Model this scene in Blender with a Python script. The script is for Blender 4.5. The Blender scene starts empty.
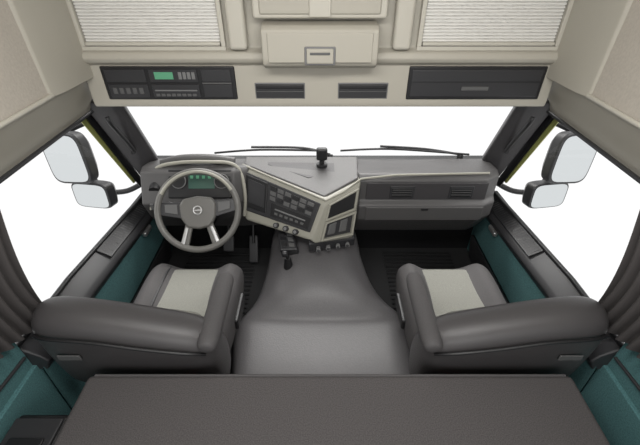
import bpy, math, random
from mathutils import Vector, Matrix
random.seed(3)
S=bpy.context.scene
C=S.collection
# ------------------------------------------------------------ materials
def M(name,col,rough=.6,metal=0,noise=0,nscale=200,bump=0,emit=0):
    m=bpy.data.materials.new(name); m.use_nodes=True
    nt=m.node_tree; b=nt.nodes['Principled BSDF']
    b.inputs['Base Color'].default_value=(*col,1)
    b.inputs['Roughness'].default_value=rough
    b.inputs['Metallic'].default_value=metal
    b.inputs['Specular IOR Level'].default_value=.4
    if emit:
        b.inputs['Emission Color'].default_value=(*col,1); b.inputs['Emission Strength'].default_value=emit
    if noise or bump:
        tc=nt.nodes.new('ShaderNodeTexCoord'); n=nt.nodes.new('ShaderNodeTexNoise')
        n.inputs['Scale'].default_value=nscale; n.inputs['Detail'].default_value=3
        nt.links.new(tc.outputs['Object'],n.inputs['Vector'])
        if noise:
            r=nt.nodes.new('ShaderNodeValToRGB')
            r.color_ramp.elements[0].position=.3; r.color_ramp.elements[1].position=.7
            r.color_ramp.elements[0].color=(*[c*(1-noise) for c in col],1)
            r.color_ramp.elements[1].color=(*[c*(1+noise) for c in col],1)
            nt.links.new(n.outputs['Fac'],r.inputs['Fac']); nt.links.new(r.outputs['Color'],b.inputs['Base Color'])
        if bump:
            bp=nt.nodes.new('ShaderNodeBump'); bp.inputs['Strength'].default_value=bump; bp.inputs['Distance'].default_value=.002
            nt.links.new(n.outputs['Fac'],bp.inputs['Height']); nt.links.new(bp.outputs['Normal'],b.inputs['Normal'])
    return m
beige=M('beige_plastic',(.36,.34,.29),.5,bump=.15,nscale=500)
beige2=M('beige_light',(.43,.41,.355),.45)
beige3=M('dash_trim_beige',(.265,.258,.22),.4)
fabric_w=M('wall_fabric',(.42,.385,.335),.9,noise=.06,nscale=120,bump=.4)
shutm=M('shutter_slats',(.64,.63,.60),.5)
dash_m=M('dash_softtouch',(.068,.066,.066),.42,bump=.3,nscale=700)
dash_t=M('dash_top_dark',(.040,.038,.040),.45,bump=.3,nscale=700)
blk=M('black_plastic',(.012,.012,.013),.4)
blk2=M('charcoal_plastic',(.026,.026,.028),.42)
rubber=M('tunnel_rubber',(.085,.082,.085),.42,noise=.08,nscale=150,bump=.3)
floor_m=M('floor_rubber',(.020,.020,.021),.7,bump=.3,nscale=300)
seat_d=M('seat_dark_fabric',(.060,.057,.058),.7,noise=.1,nscale=260,bump=.4)
seat_b=M('seat_back_vinyl',(.052,.049,.050),.40,bump=.25,nscale=400)
seat_l=M('seat_insert_fabric',(.185,.185,.165),.9,noise=.16,nscale=350,bump=.4)
bunk_m=M('bunk_fabric',(.062,.057,.057),.9,noise=.3,nscale=280,bump=.6)
teal=M('teal_carpet',(.060,.145,.150),.95,noise=.3,nscale=200,bump=.6)
curt=M('curtain_cloth',(.050,.045,.044),.9,bump=.3,nscale=300)
silver=M('silver',(.45,.45,.45),.3,metal=.8)
wheelg=M('wheel_grey',(.105,.102,.095),.35)
grey=M('mid_grey',(.15,.15,.15),.5)
btn=M('button_grey',(.085,.085,.085),.5)
mirr=M('mirror_glass',(.66,.69,.70),.08,metal=1)
olive=M('cab_paint_olive',(.26,.27,.09),.3)
green=M('display_green',(.08,.24,.14),.3,emit=.25)
tealscr=M('display_greygreen',(.04,.08,.065),.2,emit=.1)
red=M('red_tag',(.35,.03,.02),.6)
fillm=M('fill_panel_glow',(.9,.88,.82),.4,emit=1.0)  # glow for the added fill panels under the roof
gl=bpy.data.materials.new('window_glass'); gl.use_nodes=True
nt=gl.node_tree; nt.nodes.clear()
o=nt.nodes.new('ShaderNodeOutputMaterial'); mx=nt.nodes.new('ShaderNodeMixShader'); tr=nt.nodes.new('ShaderNodeBsdfTransparent'); g=nt.nodes.new('ShaderNodeBsdfGlossy')
g.inputs['Roughness'].default_value=.02; mx.inputs[0].default_value=.02
nt.links.new(tr.outputs[0],mx.inputs[1]); nt.links.new(g.outputs[0],mx.inputs[2]); nt.links.new(mx.outputs[0],o.inputs[0])

# ------------------------------------------------------------ helpers
def mesh(name,vs,fs,mat,bevel=0,seg=3,smooth=True,sub=0,solid=0):
    me=bpy.data.meshes.new(name); me.from_pydata([tuple(v) for v in vs],[],fs); me.update()
    import bmesh
    bm=bmesh.new(); bm.from_mesh(me); bmesh.ops.recalc_face_normals(bm,faces=bm.faces); bm.to_mesh(me); bm.free()
    ob=bpy.data.objects.new(name,me); C.objects.link(ob); me.materials.append(mat)
    if solid:
        md=ob.modifiers.new('s','SOLIDIFY'); md.thickness=solid; md.offset=0
    if bevel:
        md=ob.modifiers.new('b','BEVEL'); md.width=bevel; md.segments=seg; md.limit_method='ANGLE'; md.angle_limit=math.radians(25)
    if sub:
        md=ob.modifiers.new('ss','SUBSURF'); md.levels=sub; md.render_levels=sub
    if smooth:
        for p in me.polygons: p.use_smooth=True
        if not sub:
            md=ob.modifiers.new('wn','WEIGHTED_NORMAL'); md.keep_sharp=True
    return ob
def box(name,c,s,mat,bevel=.004,rot=None,seg=3):
    vs=[]; 
    R=Matrix.Identity(3)
    if rot:
        from mathutils import Euler
        R=Euler([math.radians(a) for a in rot]).to_matrix()
    for sx in(-1,1):
        for sy in(-1,1):
            for sz in(-1,1):
                vs.append(Vector(c)+R@Vector((sx*s[0]/2,sy*s[1]/2,sz*s[2]/2)))
    fs=[(0,1,3,2),(4,6,7,5),(0,4,5,1),(2,3,7,6),(0,2,6,4),(1,5,7,3)]
    return mesh(name,vs,fs,mat,bevel=min(bevel,min(s)*.45),seg=seg)
def prismx(name,prof,x0,x1,mat,bevel=.004):
    n=len(prof); vs=[(x0,y,z) for y,z in prof]+[(x1,y,z) for y,z in prof]
    fs=[tuple(range(n)),tuple(range(2*n-1,n-1,-1))]+[(i,(i+1)%n,n+(i+1)%n,n+i) for i in range(n)]
    return mesh(name,vs,fs,mat,bevel)
def slab(name,pts,h,mat,bevel=.004):
    n=len(pts); vs=[tuple(p) for p in pts]+[(p[0],p[1],p[2]+h) for p in pts]
    fs=[tuple(range(n)),tuple(range(2*n-1,n-1,-1))]+[(i,(i+1)%n,n+(i+1)%n,n+i) for i in range(n)]
    return mesh(name,vs,fs,mat,bevel)
def loft(name,secs,mat,bevel=0,sub=0):
    n=len(secs[0]); vs=[p for s in secs for p in s]; fs=[]
    for k in range(len(secs)-1):
        for i in range(n):
            j=(i+1)%n; fs.append((k*n+i,k*n+j,(k+1)*n+j,(k+1)*n+i))
    fs.append(tuple(range(n))); fs.append(tuple((len(secs)-1)*n+i for i in range(n)))
    return mesh(name,vs,fs,mat,bevel,sub=sub)
def bil(q,a,b):
    TL,TR,BR,BL=[Vector(p) for p in q]
    return (TL*(1-a)+TR*a)*(1-b)+(BL*(1-a)+BR*a)*b
def qn(q):
    TL,TR,BR,BL=[Vector(p) for p in q]
    return -((TR-TL).cross(BL-TL)).normalized()
def patch(name,q,a0,a1,b0,b1,h,mat,bevel=.002,base=-.003):
    n=qn(q); vs=[]
    for a,b in((a0,b0),(a1,b0),(a1,b1),(a0,b1)):
        p=bil(q,a,b); vs+= [p+n*base,p+n*h]
    fs=[(0,2,4,6),(1,3,5,7),(0,1,3,2),(2,3,5,4),(4,5,7,6),(6,7,1,0)]
    return mesh(name,vs,fs,mat,bevel)
def frame(name,q,a0,a1,b0,b1,wa,wb,h,mat):
    return [patch(name+'_t',q,a0,a1,b0,b0+wb,h,mat),patch(name+'_b',q,a0,a1,b1-wb,b1,h,mat),
            patch(name+'_l',q,a0,a0+wa,b0+wb,b1-wb,h,mat),patch(name+'_r',q,a1-wa,a1,b0+wb,b1-wb,h,mat)]
def smoothpts(pts,n=6):
    P=[Vector(p) for p in pts]; out=[]
    for i in range(len(P)-1):
        p0=P[max(i-1,0)];p1=P[i];p2=P[i+1];p3=P[min(i+2,len(P)-1)]
        for k in range(n):
            t=k/n; out.append(.5*((2*p1)+(p2-p0)*t+(2*p0-5*p1+4*p2-p3)*t*t+(3*p1-p0-3*p2+p3)*t**3))
    out.append(P[-1]); return out
def tube(name,pts,r,mat,cyc=False,sm=False):
    if sm: pts=smoothpts(pts)
    cu=bpy.data.curves.new(name,'CURVE'); cu.dimensions='3D'; cu.bevel_depth=r; cu.bevel_resolution=4
    sp=cu.splines.new('POLY'); sp.points.add(len(pts)-1)
    for i,p in enumerate(pts): sp.points[i].co=(*p,1)
    sp.use_cyclic_u=cyc; cu.use_fill_caps=True
    ob=bpy.data.objects.new(name,cu); C.objects.link(ob); cu.materials.append(mat)
    dg=bpy.context.evaluated_depsgraph_get(); me=bpy.data.meshes.new_from_object(ob.evaluated_get(dg))
    bpy.data.objects.remove(ob); o2=bpy.data.objects.new(name,me); C.objects.link(o2)
    if not me.materials: me.materials.append(mat)
    for p in me.polygons: p.use_smooth=True
    return o2
def cyl(name,p0,p1,r,mat,n=24,r2=None,bevel=.002):
    p0=Vector(p0);p1=Vector(p1);d=(p1-p0).normalized(); a=d.orthogonal().normalized(); b=d.cross(a); r2=r if r2 is None else r2
    secs=[[p+ (a*math.cos(2*math.pi*i/n)+b*math.sin(2*math.pi*i/n))*rr for i in range(n)] for p,rr in((p0,r),(p1,r2))]
    return loft(name,secs,mat,bevel)
def group(name,parts,mat=None):
    e=bpy.data.objects.new(name,None); C.objects.link(e); e.empty_display_size=.1
    flat=[]
    for p in parts: flat+= p if isinstance(p,list) else [p]
    for p in flat: p.parent=e
    if mat is not None: e.matrix_world=mat
    return e

# ------------------------------------------------------------ shell
group('floor',[box('floor_slab',(0,.92,.10),(2.06,2.44,.04),floor_m),
  *[box('mat_rib',(.66,1.45+i*.035,.124),(.46,.012,.008),blk,.002) for i in range(16)],
  *[box('mat_rib',(-.66,1.45+i*.035,.124),(.46,.012,.008),blk,.002) for i in range(16)]])
prismx('wall_front',[(2.03,.10),(2.10,.10),(2.10,.80),(2.03,.80)],-1.06,1.06,blk)
def side(s,nm):
    P=[]
    P.append(box('lower_carpet',(s*1.045,.90,.345),(.03,2.36,.53),teal,.004))
    P.append(mesh('rear_carpet',[(s*1.055,-.3,.58),(s*1.055,.80,.58),(s*1.055,.80,.80),(s*1.055,-.3,.95)],[(0,1,2,3)],teal,solid=.02))
    P.append(mesh('rear_panel',[(s*1.06,-.3,.90),(s*1.06,.78,.76),(s*1.06,.78,1.24),(s*1.06,-.3,1.24)],[(0,1,2,3)],blk2,solid=.014))
    P.append(tube('carpet_seam',[(s*1.040,.1,.72),(s*1.040,.79,.67)],.006,blk2))
    P.append(loft('header_band',[[(s*.95,y,1.40),(s*.965,y,1.385),(s*1.05,y,1.225),(s*1.05,y,1.205),(s*1.09,y,1.205),(s*1.09,y,1.40)] for y in(-.3,.6,1.2,1.70)],beige,.006))
    P.append(mesh('upper_wall',[(s*.965,-.3,1.395),(s*.965,1.62,1.395),(s*.975,1.62,2.16),(s*.975,-.3,2.16)],[(0,1,2,3)],fabric_w,solid=.02))
    P.append(tube('upper_seam',[(s*.950,-.2,1.408),(s*.950,1.35,1.408)],.008,beige2))
    pr=[(.975,1.33),(.948,1.345),(.935,1.40),(.928,1.48),(.922,1.58),(.922,1.66),(.975,1.66)]
    P.append(loft('corner_column',[[(s*x,y,z) for x,y in pr] for z in(1.40,2.15)],beige,.006))
    return group(nm,P)
side(-1,'wall_left'); side(1,'wall_right')
group('ceiling',[box('roof_liner',(0,.75,2.17),(1.96,2.1,.03),fabric_w,.004)])
for i,x in enumerate((-.45,.45)):
    group('added_fill_panel' ,[box('fill_panel_body',(x,.35,2.144),(.44,.5,.02),beige2,.006),box('fill_panel_glow',(x,.35,2.133),(.38,.44,.006),fillm,.002)])  # unseen glowing panels, invented to help light the cabin evenly
def pillar(s,nm):
    a=[(s*.86,1.610,1.33),(s*.935,1.98,.825),(s*1.035,1.965,.66),(s*1.075,1.70,1.25)]
    v=a+[(x+s*.02,y+.05,z+.01) for x,y,z in a]
    fs=[(0,1,2,3),(7,6,5,4),(0,4,5,1),(1,5,6,2),(2,6,7,3),(3,7,4,0)]
    p=[mesh('pillar_cover',v,fs,dash_t,.012)]
    p.append(tube('grab_handle',[(s*.945,1.63,1.22),(s*.94,1.64,1.18),(s*.955,1.74,1.06),(s*.965,1.80,.98),(s*.985,1.83,.95)],.010,blk,sm=True))
    p.append(mesh('door_seal',[(s*1.088,1.695,1.215),(s*1.066,1.935,.68),(s*1.066,1.99,.68),(s*1.088,1.75,1.215)],[(0,1,2,3)],blk,solid=.008))
    p.append(mesh('painted_door_edge',[(s*1.10,1.665,1.215),(s*1.080,1.905,.72),(s*1.080,1.99,.72),(s*1.10,1.75,1.215)],[(0,1,2,3)],olive,solid=.008))
    return group(nm,p)
pillar(-1,'trim_1'); pillar(1,'trim_2')
def door(s,nm):
    P=[]
    secs=[]
    for y,zt in((.80,.70),(1.15,.695),(1.5,.66),(1.80,.63),(1.98,.62)):
        secs.append([(s*1.085,y,zt+.005),(s*1.055,y,zt+.005),(s*.995,y,zt-.04),(s*.975,y,zt-.07),(s*1.0,y,zt-.12),(s*1.085,y,zt-.12)])
    P.append(loft('sill_trim',secs,blk2,.008))
    P.append(tube('weather_strip',[(s*1.06,.80,.71),(s*1.06,1.15,.706),(s*1.055,1.5,.672),(s*1.05,1.80,.642),(s*1.04,1.96,.64)],.010,blk))
    P.append(mesh('door_carpet',[(s*1.028,.80,.14),(s*1.028,1.97,.14),(s*1.012,1.97,.52),(s*1.012,.80,.60)],[(0,1,2,3)],teal,solid=.012))
    P.append(mesh('door_pocket',[(s*1.02,.85,.13),(s*1.02,1.95,.13),(s*1.00,1.95,.30),(s*1.00,.85,.30)],[(0,1,2,3)],blk2,solid=.02))
    def pt(y,k):
        zt=.70-(max(0,y-1.15))*.1
        return Vector((s*(1.055-.07*k),y,zt+.007-.045*k))
    q=[pt(1.88,.1),pt(1.35,.1),pt(1.35,.95),pt(1.88,.95)]
    if s>0: q=[q[1],q[0],q[3],q[2]]
    P.append(patch('grille_base',q,0,1,0,1,.004,blk,.002))
    for i in range(26):
        P.append(patch('grille_slat',q,.02+i*.0375,.034+i*.0375,.12,.88,.008,btn,.001))
    P.append(box('door_pull',(s*.990,1.72,.515),(.025,.09,.03),silver,.01))
    return group(nm,P)
door(-1,'door_1'); door(1,'door_2')
mesh('window_1',[(-.93,1.985,.84),(.93,1.985,.84),(.86,1.64,1.285),(-.86,1.64,1.285)],[(0,1,2,3)],gl)
for i,s in((2,-1),(3,1)):
    mesh('window_%d'%i,[(s*1.075,.80,.70),(s*1.05,1.95,.64),(s*1.075,1.73,1.21),(s*1.075,.80,1.21)],[(0,1,2,3)],gl)

# ------------------------------------------------------------ overhead console
P=[]
prof=[(1.60,1.278),(1.595,1.30),(1.60,1.45),(1.575,1.462),(1.565,1.48),(1.575,1.50),(1.605,1.512),(1.615,1.75),(1.615,2.15),(1.70,2.15),(1.72,1.30),(1.66,1.272)]
P.append(prismx('cabinet_body',prof,-.96,.96,beige,.006))
Q=lambda x0,x1,z1,z0,y=1.598:[(x0,y,z1),(x1,y,z1),(x1,y,z0),(x0,y,z0)]
for nmq,x0,x1 in(('slot_l',-.27,-.062),('slot_r',.074,.282)):
    q=Q(x0,x1,1.38,1.314); P.append(patch(nmq,q,0,1,0,1,.004,grey,.003)); P.append(patch(nmq+'_recess',q,.02,.98,.06,.94,.006,blk2,.003)); P.append(patch(nmq+'_lip',q,.03,.97,.1,.35,.010,blk,.003)); P.append(patch(nmq+'_line',q,.03,.97,.5,.54,.010,btn,.001))
q=Q(.36,.915,1.445,1.312); P.append(patch('storage_door',q,0,1,0,1,.008,blk,.006)); P.append(patch('storage_inner',q,.02,.98,.08,.92,.012,blk2,.006))
P.append(patch('storage_handle',q,.40,.60,.58,.70,.016,btn,.002)); P.append(patch('storage_gap',q,.03,.97,.44,.46,.0135,blk,.0005))
prof=[(1.60,1.44),(1.53,1.455),(1.505,1.47),(1.495,1.50),(1.50,1.59),(1.52,1.605),(1.60,1.61)]
P.append(prismx('centre_box',prof,-.215,.215,beige,.008))
q=Q(-.205,.205,1.592,1.475,1.497); P.append(patch('centre_lid',q,.03,.97,.06,.94,.006,beige,.006))
P.append(patch('latch_plate',q,.36,.64,.45,1.0,.012,grey,.004)); P.append(patch('latch',q,.38,.62,.50,.94,.018,beige,.004)); P.append(patch('latch_slot',q,.41,.59,.60,.68,.020,btn,.002))
q=Q(-.245,.245,1.76,1.62,1.60); P.append(patch('upper_lid',q,0,1,0,1,.05,beige2,.01)); P.append(patch('upper_lid_panel',q,.05,.95,.05,.9,.056,beige,.008)); P.append(patch('upper_pull',q,.42,.58,.55,.95,.064,beige2,.004))
for s in(-1,1):
    P.append(box('column',(s*.312,1.585,1.63),(.07,.05,.24),beige2,.015))
group('overhead_console',P)
def shutter(x0,x1):
    P=[]; n=30; z0,z1=1.522,1.86; vs=[];fs=[]
    for i in range(n):
        za=z0+(z1-z0)*i/n; zb=z0+(z1-z0)*(i+1)/n
        for z,y in((za+.0005,1.604),(za+.003,1.597),(zb-.003,1.597),(zb-.0005,1.604)):
            vs+=[(x0,y,z),(x1,y,z)]
    for k in range(len(vs)//2-1): fs.append((2*k,2*k+1,2*k+3,2*k+2))
    P.append(mesh('slats',vs,fs,shutm,smooth=False))
    q=Q(x0-.02,x1+.02,1.88,1.505,1.603)
    P+=frame('frame',q,0,1,0,1,.03,.04,.018,beige2)
    P.append(box('pull_rail',((x0+x1)/2,1.592,1.529),(x1-x0,.02,.014),beige2,.005))
    P.append(patch('pull_gap',[(x0,1.590,1.5225),(x1,1.590,1.5225),(x1,1.590,1.519),(x0,1.590,1.519)],0,1,0,1,.002,btn,.0004))
    return group('roller_shutter',P)
shutter(-.905,-.385); shutter(.395,.905)
q=Q(-.885,-.345,1.445,1.312); P=[patch('housing',q,0,1,0,1,.008,blk,.005)]
P.append(patch('blank_panel',q,.03,.33,.08,.45,.012,blk2,.002)); P.append(patch('blank_panel2',q,.03,.33,.52,.92,.012,blk2,.002))
for i in range(5): P.append(patch('key',q,.06+i*.05,.09+i*.05,.62,.8,.015,btn,.001))
P.append(patch('radio',q,.36,.72,.08,.45,.013,blk2,.002)); P.append(patch('display',q,.40,.54,.15,.36,.015,green,.001))
for i in range(4): P.append(patch('radio_key',q,.58+i*.033,.605+i*.033,.15,.36,.016,grey,.001))
P.append(patch('tachograph',q,.36,.72,.52,.92,.013,blk2,.002)); P.append(patch('slot',q,.38,.70,.68,.72,.015,grey,.001))
for i in range(8): P.append(patch('tacho_key',q,.38+i*.04,.41+i*.04,.80,.88,.015,btn,.001))
P.append(patch('cubby',q,.75,.97,.08,.45,.012,blk2,.002));P.append(patch('cubby2',q,.75,.97,.52,.92,.012,blk2,.002)); P.append(patch('cubby_shelf',q,.75,.97,.46,.50,.015,btn,.001))
group('radio_tachograph_unit',P)

# ------------------------------------------------------------ dashboard
P=[]
drv=[(2.02,.82),(1.90,.855),(1.83,.87),(1.79,.855),(1.71,.70),(1.735,.64),(1.76,.58),(1.85,.45),(2.02,.42)]
mid=[(2.02,.82),(1.92,.845),(1.88,.845),(1.86,.83),(1.80,.70),(1.80,.64),(1.80,.58),(1.86,.45),(2.02,.42)]
pas=[(2.02,.82),(1.86,.848),(1.775,.855),(1.735,.835),(1.735,.715),(1.705,.695),(1.71,.60),(1.82,.44),(2.02,.38)]
secs=[[(x,y,z) for y,z in pr] for x,pr in((-.965,drv),(-.46,drv),(-.38,mid),(.16,mid),(.21,pas),(.88,pas),(.965,[(y+(.05 if y<1.9 else 0),z) for y,z in pas]))]
P.append(loft('dash_body',secs,dash_m,.022))
TL=(-.43,1.87,.845);TR=(.03,1.60,.785);BR=(-.05,1.52,.60);BL=(-.42,1.706,.60)
TR2=(.215,1.71,.845);BR2=(.18,1.60,.55);BL2=(-.03,1.515,.575)
v=[TL,TR,BR,BL,TR2,BR2,BL2,(-.43,1.97,.845),(.215,1.97,.845),(-.42,1.97,.55),(.18,1.97,.50)]
fs=[(0,1,2,3),(1,4,5,6),(1,6,2),(0,7,8,4,1),(3,2,9),(2,6,5,10,9),(4,8,10,5),(0,3,9,7),(7,9,10,8)]
P.append(mesh('centre_wing',v,fs,beige3,.022,5))
cap=[(-.425,1.895,.834),(.022,1.635,.782),(.20,1.735,.835),(.215,1.975,.838),(-.425,1.975,.838)]
P.append(slab('wing_top_cap',cap,.018,dash_m,.010))
P.append(slab('top_tray',[(-.29,1.88,.848),(-.06,1.76,.832),(.08,1.80,.846),(.08,1.90,.848),(-.29,1.91,.849)],.006,dash_t,.003))
q=[TL,TR,BR,BL]
P.append(patch('stack_panel',q,.04,.955,.06,.80,.007,blk2,.008))
P.append(patch('nav_screen',q,.06,.34,.10,.72,.011,blk,.004)); P.append(patch('nav_glass',q,.09,.31,.17,.62,.013,blk2,.001))
for r in range(3):
    for c in range(6):
        P.append(patch('stack_button',q,.38+c*.090,.38+c*.090+.072,.12+r*.105,.12+r*.105+.080,.012,btn if (r+c)%3 else blk,.001))
P.append(patch('stack_radio',q,.40,.92,.46,.74,.010,blk,.002)); P.append(patch('stack_radio_slot',q,.46,.86,.55,.58,.012,grey,.0005))
for c in range(6): P.append(patch('radio_button',q,.46+c*.07,.50+c*.07,.63,.68,.012,btn,.0005))
for c in range(3):
    p=bil(q,.50+c*.14,.89); n=qn(q); P.append(cyl('climate_knob',p,p+n*.018,.015,blk2)); P.append(cyl('knob_cap',p+n*.016,p+n*.020,.009,grey))
q=[TR,TR2,BR2,BL2]
P.append(patch('pocket_panel',q,.08,.92,.06,.92,.003,beige3,.003))
P.append(patch('pocket_upper',q,.14,.88,.11,.42,.005,blk,.003)); P.append(patch('pocket_lower',q,.14,.88,.50,.86,.005,blk2,.003))
P+=frame('pocket_rim',q,.10,.92,.08,.45,.05,.035,.012,beige3)
P+=frame('pocket_rim2',q,.10,.92,.47,.89,.05,.035,.022,beige3)
for a in(.35,.65): P.append(patch('cup_ring',q,a-.10,a+.10,.56,.80,.010,btn,.006))
for c in range(4):
    p=Vector(BL2).lerp(Vector(BR2),.1+c*.25)+Vector((0,-.003,-.035)); P.append(cyl('lower_knob',p+Vector((0,.05,-.005)),p+Vector((0,-.012,.008)),.012,grey)); P.append(cyl('lower_knob_in',p+Vector((0,0,.003)),p+Vector((0,-.016,.010)),.008,blk))
P.append(loft('knob_bar',[[(-.06,1.56,.60),(-.06,1.52,.575),(-.06,1.53,.515),(-.06,1.66,.50)],[(.19,1.67,.57),(.19,1.605,.55),(.19,1.615,.49),(.19,1.73,.48)]],blk2,.01))
P.append(tube('beige_edge',[(-.43,1.885,.850),(-.30,1.802,.836),(.03,1.612,.792),(.12,1.662,.812),(.215,1.728,.850),(.40,1.756,.857),(.90,1.775,.858)],.006,beige3))
q=[(.24,1.733,.83),(.90,1.733,.83),(.90,1.733,.715),(.24,1.733,.715)]
P.append(patch('vent_panel',q,.01,.99,.05,.95,.005,dash_t,.004))
for a in(.30,.78):
    P.append(patch('vent_bezel',q,a-.10,a+.10,.20,.88,.009,blk2,.008))
    P.append(patch('vent',q,a-.085,a+.085,.28,.80,.011,blk,.006))
    for k in range(3): P.append(patch('vent_vane',q,a-.080,a+.080,.38+k*.13,.405+k*.13,.013,btn,.0005))
q=[(.235,1.705,.695),(.90,1.705,.695),(.90,1.71,.60),(.235,1.71,.60)]
P.append(patch('glovebox_lid',q,.02,.98,.05,1.0,.007,dash_m,.006))
P.append(patch('catch',q,.47,.53,.12,.26,.011,blk,.002))
q=[(-.83,1.815,.865),(-.46,1.815,.865),(-.46,1.70,.70),(-.83,1.70,.70)]
P.append(patch('cluster',q,.04,.96,.04,.80,.012,blk,.006))
P.append(patch('cluster_screen',q,.34,.72,.14,.55,.015,tealscr,.002))
for a in(.20,.82):
    p=bil(q,a,.35);n=qn(q); P.append(cyl('gauge_ring',p,p+n*.020,.040,grey,32)); P.append(cyl('gauge_face',p+n*.01,p+n*.021,.036,blk,32))
for k in range(4): P.append(patch('cluster_led',q,.37+k*.085,.41+k*.085,.20,.28,.017,green,.0005))
hp=[(-.925,1.72,.66),(-.93,1.79,.79),(-.88,1.825,.862),(-.76,1.835,.888),(-.60,1.835,.893),(-.48,1.84,.880),(-.43,1.82,.83),(-.41,1.76,.72),(-.42,1.72,.62)]
P.append(tube('cluster_hood_trim',hp,.010,beige3,sm=True))
P.append(tube('cluster_hood_cap',[(-.87,1.87,.86),(-.76,1.88,.885),(-.60,1.88,.888),(-.47,1.88,.87)],.026,dash_m,sm=True))
P.append(cyl('side_vent',(-.89,1.78,.78),(-.89,1.745,.765),.032,blk))
for i in range(3): P.append(box('switch',(-.91+.03*i,1.715,.685),(.022,.02,.04),btn,.004))
group('dashboard',P)
group('dash_camera_mount',[cyl('foot',(.01,1.865,.850),(.01,1.865,.868),.03,blk),cyl('stem',(.01,1.865,.86),(.01,1.865,.90),.014,blk),box('holder',(.01,1.865,.925),(.06,.035,.07),blk,.012)])

# ------------------------------------------------------------ steering wheel
P=[]
R=.197
P.append(tube('rim',[(R*math.cos(t*math.pi/32),R*math.sin(t*math.pi/32),0) for t in range(64)],.0165,wheelg,True))
P.append(tube('rim_inlay',[((R-.004)*math.cos(t),(R-.004)*math.sin(t),.0125) for t in [math.radians(28+i*124/24) for i in range(25)]],.0085,beige3))
def spoke(name,pts,z0,z1,mat,bev=.006):
    n=len(pts); return mesh(name,[(x,y,z0) for x,y in pts]+[(x,y,z1) for x,y in pts],[tuple(range(n)),tuple(range(2*n-1,n-1,-1))]+[(i,(i+1)%n,n+(i+1)%n,n+i) for i in range(n)],mat,bev)
P.append(spoke('hub',[(-.092,.030),(-.07,.062),(0,.072),(.07,.062),(.092,.030),(.085,-.04),(.055,-.085),(0,-.095),(-.055,-.085),(-.085,-.04)],-.03,.014,wheelg,.014))
for s in(-1,1):
    P.append(spoke('spoke_side',[(s*.07,.045),(s*.19,.050),(s*.194,-.012),(s*.072,-.04)],-.02,.003,blk2))
    P.append(spoke('spoke_keys',[(s*.098,.036),(s*.160,.038),(s*.160,-.002),(s*.098,-.016)],-.01,.008,btn,.003))
    P.append(spoke('spoke_lower',[(s*.030,-.07),(s*.065,-.06),(s*.100,-.168),(s*.060,-.186)],-.018,.002,wheelg))
    P.append(spoke('spoke_lower_trim',[(s*.052,-.085),(s*.066,-.08),(s*.094,-.160),(s*.078,-.170)],-.01,.006,silver,.003))
P.append(tube('emblem',[(.02*math.cos(t*math.pi/12),.02*math.sin(t*math.pi/12),.016) for t in range(24)],.0035,silver,True))
P.append(spoke('emblem_bar',[(-.017,-.003),(-.017,.003),(.017,.003),(.017,-.003)],.013,.018,silver,.001))
P.append(cyl('column',(0,0,-.02),(0,-.03,-.20),.05,blk,r2=.06))
for s in(-1,1): P.append(cyl('stalk',(s*.03,.01,-.06),(s*.155,.05,-.045),.008,blk)); 
nrm=Vector((.10,-.80,.60)).normalized(); xa=Vector((1,.12,0)); xa=(xa-nrm*xa.dot(nrm)).normalized(); ya=nrm.cross(xa)
mw=Matrix((( xa.x,ya.x,nrm.x,-.612),(xa.y,ya.y,nrm.y,1.57),(xa.z,ya.z,nrm.z,.76),(0,0,0,1)))
group('steering_wheel',P,mat=mw)
group('pedal_set',[box('brake_pedal',(-.58,1.86,.30),(.07,.02,.10),blk2,.01,(-35,0,0)),cyl('brake_arm',(-.58,1.87,.30),(-.58,1.97,.50),.01,blk),
   box('accelerator_pedal',(-.43,1.88,.24),(.06,.02,.18),blk2,.01,(-35,0,0)),cyl('accelerator_arm',(-.43,1.89,.28),(-.43,2.0,.45),.01,blk)])

# ------------------------------------------------------------ engine tunnel: flat plinth, hump rising from it to the dash
secs=[]
for y,xl,xr,zt,d in((.76,-.37,.45,.300,.004),(1.0,-.40,.465,.305,.004),(1.15,-.43,.475,.308,.004),(1.215,-.435,.475,.309,.005),(1.245,-.43,.468,.310,.012),(1.28,-.41,.445,.315,.045),(1.33,-.365,.385,.325,.085),(1.40,-.33,.32,.345,.105),(1.50,-.305,.27,.375,.11),(1.62,-.29,.240,.41,.105),(1.75,-.285,.22,.44,.10),(2.0,-.29,.22,.47,.10)):
    w=xr-xl; xm=(xl+xr)/2
    secs.append([(xl-.035,y,.12),(xl-.012,y,zt-.07),(xl+.008,y,zt-.018),(xl+.05,y,zt+d*.12),(xl+w*.24,y,zt+d*.80),(xm,y,zt+d),(xr-w*.24,y,zt+d*.80),(xr-.05,y,zt+d*.12),(xr-.008,y,zt-.018),(xr+.012,y,zt-.07),(xr+.035,y,.12)])
group('engine_tunnel',[loft('tunnel_cover',secs,rubber,sub=2)])
P=[]
q=[(-.235,1.675,.555),(-.145,1.655,.555),(-.115,1.545,.515),(-.215,1.545,.51)]
P.append(patch('plate',q,0,1,0,1,.010,blk2,.010,base=-.09))
for r in range(3):
    for c in range(2): P.append(patch('rocker',q,.12+c*.42,.44+c*.42,.10+r*.28,.30+r*.28,.016,btn if c else blk,.003))
p=Vector((-.17,1.50,.505)); P.append(cyl('lever_boot',p+Vector((0,0,-.07)),p,.026,blk,r2=.016)); P.append(cyl('lever',p,p+Vector((-.01,-.01,.03)),.009,blk)); P.append(box('lever_knob',p+Vector((-.012,-.012,.04)),(.03,.026,.026),blk2,.010))
group('gear_selector_panel',P)

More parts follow.
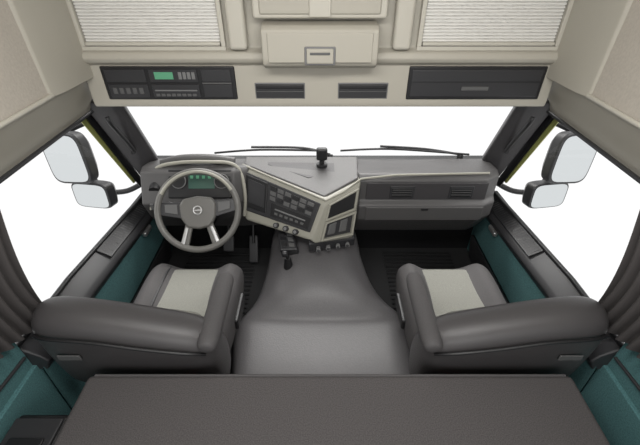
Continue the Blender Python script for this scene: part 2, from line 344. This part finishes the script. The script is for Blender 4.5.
# ------------------------------------------------------------ seats
def seat(s,xc,insx):
    P=[]
    X=lambda x: s*x
    secs=[]
    for x,k,dz in((.385,.6,-.02),(.40,.9,.01),(.44,1,.045),(.475,1,.03),(.52,1,-.005),(.60,1,-.005),(.70,1,-.005),(.755,1,.03),(.79,1,.045),(.835,.9,.01),(.85,.6,-.02)):
        zt=.54+dz; 
        secs.append([(X(x),.93,.40),(X(x),.93,zt-.03),(X(x),1.0,zt),(X(x),1.30,zt+.005),(X(x),1.40,zt-.01),(X(x),1.435-(1-k)*.05,zt-.06),(X(x),1.42-(1-k)*.05,.40),(X(x),1.2,.37)])
    P.append(loft('cushion',secs,seat_d,sub=2))
    secs=[]
    for x,d in((insx-.150,-.014),(insx-.140,.004),(insx,.002),(insx+.140,.004),(insx+.150,-.014)):
        secs.append([(X(x),.93,.53),(X(x),.94,.560+d),(X(x),1.10,.552+d),(X(x),1.30,.550+d),(X(x),1.375,.545+d),(X(x),1.40,.52),(X(x),1.2,.50)])
    P.append(loft('cushion_insert',secs,seat_l,sub=1))
    for dx in(-.147,.147): P.append(tube('piping',[(X(insx+dx),.96,.56),(X(insx+dx),1.1,.560),(X(insx+dx),1.33,.558),(X(insx+dx),1.39,.54)],.006,blk2))
    secs=[]
    for x,k,dz in((.365,.5,-.12),(.39,.85,-.075),(.46,1,-.04),(.60,1,-.005),(.75,1,.03),(.89,1,.055),(.955,.85,.045),(.99,.5,-.01)):
        zt=.83+dz; yc=.88; f=lambda y: yc+(y-yc)*k
        secs.append([(X(x),f(.84),.36),(X(x),f(.79),.55),(X(x),f(.765),zt-.08),(X(x),f(.79),zt-.02),(X(x),f(.86),zt),(X(x),f(.92),zt-.02),(X(x),f(.94),zt-.08),(X(x),f(1.0),.58),(X(x),f(1.02),.40)])
    P.append(loft('backrest',secs,seat_b,sub=2))
    secs=[]
    for x,d in((insx-.15,-.012),(insx-.14,.006),(insx,.006),(insx+.14,.006),(insx+.15,-.012)):
        zt=.785+(x-.6)*.14
        secs.append([(X(x),.90,.55),(X(x),1.005+d,.565),(X(x),.958+d,zt-.06),(X(x),.935+d,zt-.015),(X(x),.89,zt-.03)])
    P.append(loft('backrest_insert',secs,seat_l,sub=1))
    P.append(tube('shell_piping',[(X(.40),.79,.69),(X(.46),.768,.725),(X(.60),.764,.755),(X(.75),.764,.79),(X(.89),.766,.805),(X(.955),.79,.795)],.006,blk,sm=True))
    P.append(box('label_plate',(X(.86),.770,.70),(.08,.006,.026),btn,.003))
    secs=[]
    for y,k in((.775,.6),(.79,.95),(.86,1),(1.05,1),(1.12,.95),(1.14,.6)):
        secs.append([(X(.388+.042*k*math.cos(t*math.pi/4)),y,.735+.036*k*math.sin(t*math.pi/4)) for t in range(8)])
    P.append(loft('armrest',secs,seat_d,sub=2))
    P.append(cyl('armrest_pivot',(X(.36),.86,.715),(X(.44),.86,.715),.028,blk2))
    P.append(loft('pedestal',[[(X(.48),y0,z),(X(.82),y0,z),(X(.82),y1,z),(X(.48),y1,z)] for y0,y1,z in((.90,1.38,.118),(.95,1.30,.25),(.92,1.36,.41))],blk,.01))
    P.append(box('slide_rail',(X(.55),1.1,.14),(.04,.55,.04),grey)); P.append(box('slide_rail',(X(.77),1.1,.14),(.04,.55,.04),grey))
    P.append(box('seat_control',(X(.385),1.20,.44),(.03,.18,.06),blk,.01)); P.append(box('red_strap',(X(.55),.80,.33),(.09,.02,.015),red,.004))
    return group('truck_seat',P)
seat(-1,-.6,.595); seat(1,.62,.615)

# ------------------------------------------------------------ bunk
P=[box('mattress',(.035,.24,.585),(1.67,1.0,.13),bunk_m,.02,seg=5),
   tube('mattress_piping',[(-.775,.737,.645),(.845,.737,.645)],.005,seat_d),
   box('bunk_base',(.035,.24,.32),(1.60,.90,.40),blk,.01)]
group('sleeper_bunk',P)
group('side_locker',[box('locker_body',(-.905,.40,.50),(.17,.46,.20),blk,.015),box('locker_lid',(-.905,.40,.606),(.155,.42,.012),blk2,.006),box('locker_tray',(-.905,.42,.614),(.11,.25,.01),blk,.004)])
def curtain(s):
    n=90; vs=[];fs=[]; rows=14
    for j in range(rows+1):
        w=j/rows
        for i in range(n+1):
            t=i/n; y=.30+.72*t - .05*math.sin(w*3)*t-.06*w*t
            zb=.92-.20*t
            z=1.235-(1.235-zb)*w
            vs.append((s*(1.022-.010*w-.015*math.sin(t*math.pi*2*15+.8*math.sin(w*4))),y,z))
    for j in range(rows):
        for i in range(n):
            a=j*(n+1)+i; fs.append((a,a+1,a+n+2,a+n+1))
    P=[mesh('cloth',vs,fs,curt,solid=.003)]
    P.append(tube('rail',[(s*1.02,-.2,1.235),(s*1.02,1.66,1.235)],.008,blk2))
    return group('curtain',P)
curtain(-1); curtain(1)

# ------------------------------------------------------------ mirrors & wipers
def mirror(s):
    P=[]
    def one(nm,cx,cy,cz,w,h,yaw,roll):
        from mathutils import Euler
        R=Euler((math.radians(-8),math.radians(s*roll),math.radians(s*yaw))).to_matrix()
        def sec(y,k): 
            out=[]
            for i in range(32):
                t=2*math.pi*i/32; c,sn=math.cos(t),math.sin(t)
                e=.40
                out.append(Vector((cx*s,cy,cz))+R@Vector((k*w/2*math.copysign(abs(c)**e,c),y,k*h/2*math.copysign(abs(sn)**e,sn))))
            return out
        P.append(loft(nm+'_housing',[sec(-.03,.97),sec(-.02,1.0),sec(.03,.97),sec(.07,.7)],blk2,.003))
        P.append(loft(nm+'_glass',[sec(-.0315,.90),sec(-.033,.89)],mirr))
    one('main',1.355,1.86,.905,.27,.285,14,7)
    one('wide',1.30,1.86,.675,.25,.155,14,4)
    P.append(tube('arm_upper',[(s*1.07,2.0,1.06),(s*1.20,1.97,1.08),(s*1.36,1.92,1.03)],.016,blk2,sm=True))
    P.append(tube('arm_lower',[(s*1.07,2.03,.66),(s*1.18,1.98,.62),(s*1.30,1.93,.64)],.016,blk2,sm=True))
    P.append(tube('arm_spine',[(s*1.36,1.93,1.03),(s*1.35,1.95,.85),(s*1.30,1.93,.62)],.016,blk2,sm=True))
    return group('side_mirror',P)
mirror(-1); mirror(1)
def wiper(pts,arm):
    return group('windshield_wiper',[tube('blade',pts,.006,blk,sm=True),tube('arm',arm,.007,blk2,sm=True),cyl('pivot',arm[-1],Vector(arm[-1])+Vector((0,-.01,-.03)),.018,blk)])
wiper([(-.62,2.04,.845),(-.35,2.03,.870),(0,2.05,.855)],[(-.40,2.035,.885),(-.1,2.05,.872),(.06,2.07,.82)])
wiper([(.12,2.05,.855),(.42,2.03,.875),(.88,2.04,.835)],[(.35,2.035,.89),(.62,2.05,.865),(.84,2.07,.82)])

# ------------------------------------------------------------ light & camera
w=bpy.data.worlds.new('studio_white'); S.world=w; w.use_nodes=True
w.node_tree.nodes['Background'].inputs[0].default_value=(1,1,1,1); w.node_tree.nodes['Background'].inputs[1].default_value=1.05
def area(name,loc,tgt,sx,sy,e,col=(1,.985,.96)):
    l=bpy.data.lights.new(name,'AREA'); l.shape='RECTANGLE'; l.size=sx; l.size_y=sy; l.energy=e; l.color=col
    o=bpy.data.objects.new(name,l); C.objects.link(o); o.location=loc
    o.rotation_euler=(Vector(tgt)-Vector(loc)).to_track_quat('-Z','Y').to_euler(); return o
area('added_ceiling_fill',(0,.55,2.11),(0,.9,0),1.2,.3,19)  # added fill under the roof, evens out the cabin lighting
area('studio_softbox',(0,-1.2,2.0),(0,1.2,1.0),1.4,.8,16)
area('windshield_softbox',(0,3.4,2.9),(0,1.4,.5),2.4,1.0,115)
for s in(-1,1): area('side_softbox',(s*2.6,1.3,2.6),(0,1.2,.4),1.4,1.0,40)
cam=bpy.data.cameras.new('camera'); co=bpy.data.objects.new('camera',cam); C.objects.link(co); S.camera=co
cam.sensor_width=36; cam.lens=380*36/640; cam.clip_start=.01
co.location=(0,0,1.85); co.rotation_euler=(math.radians(90-36.6),0,0)
S.view_settings.view_transform='Standard'
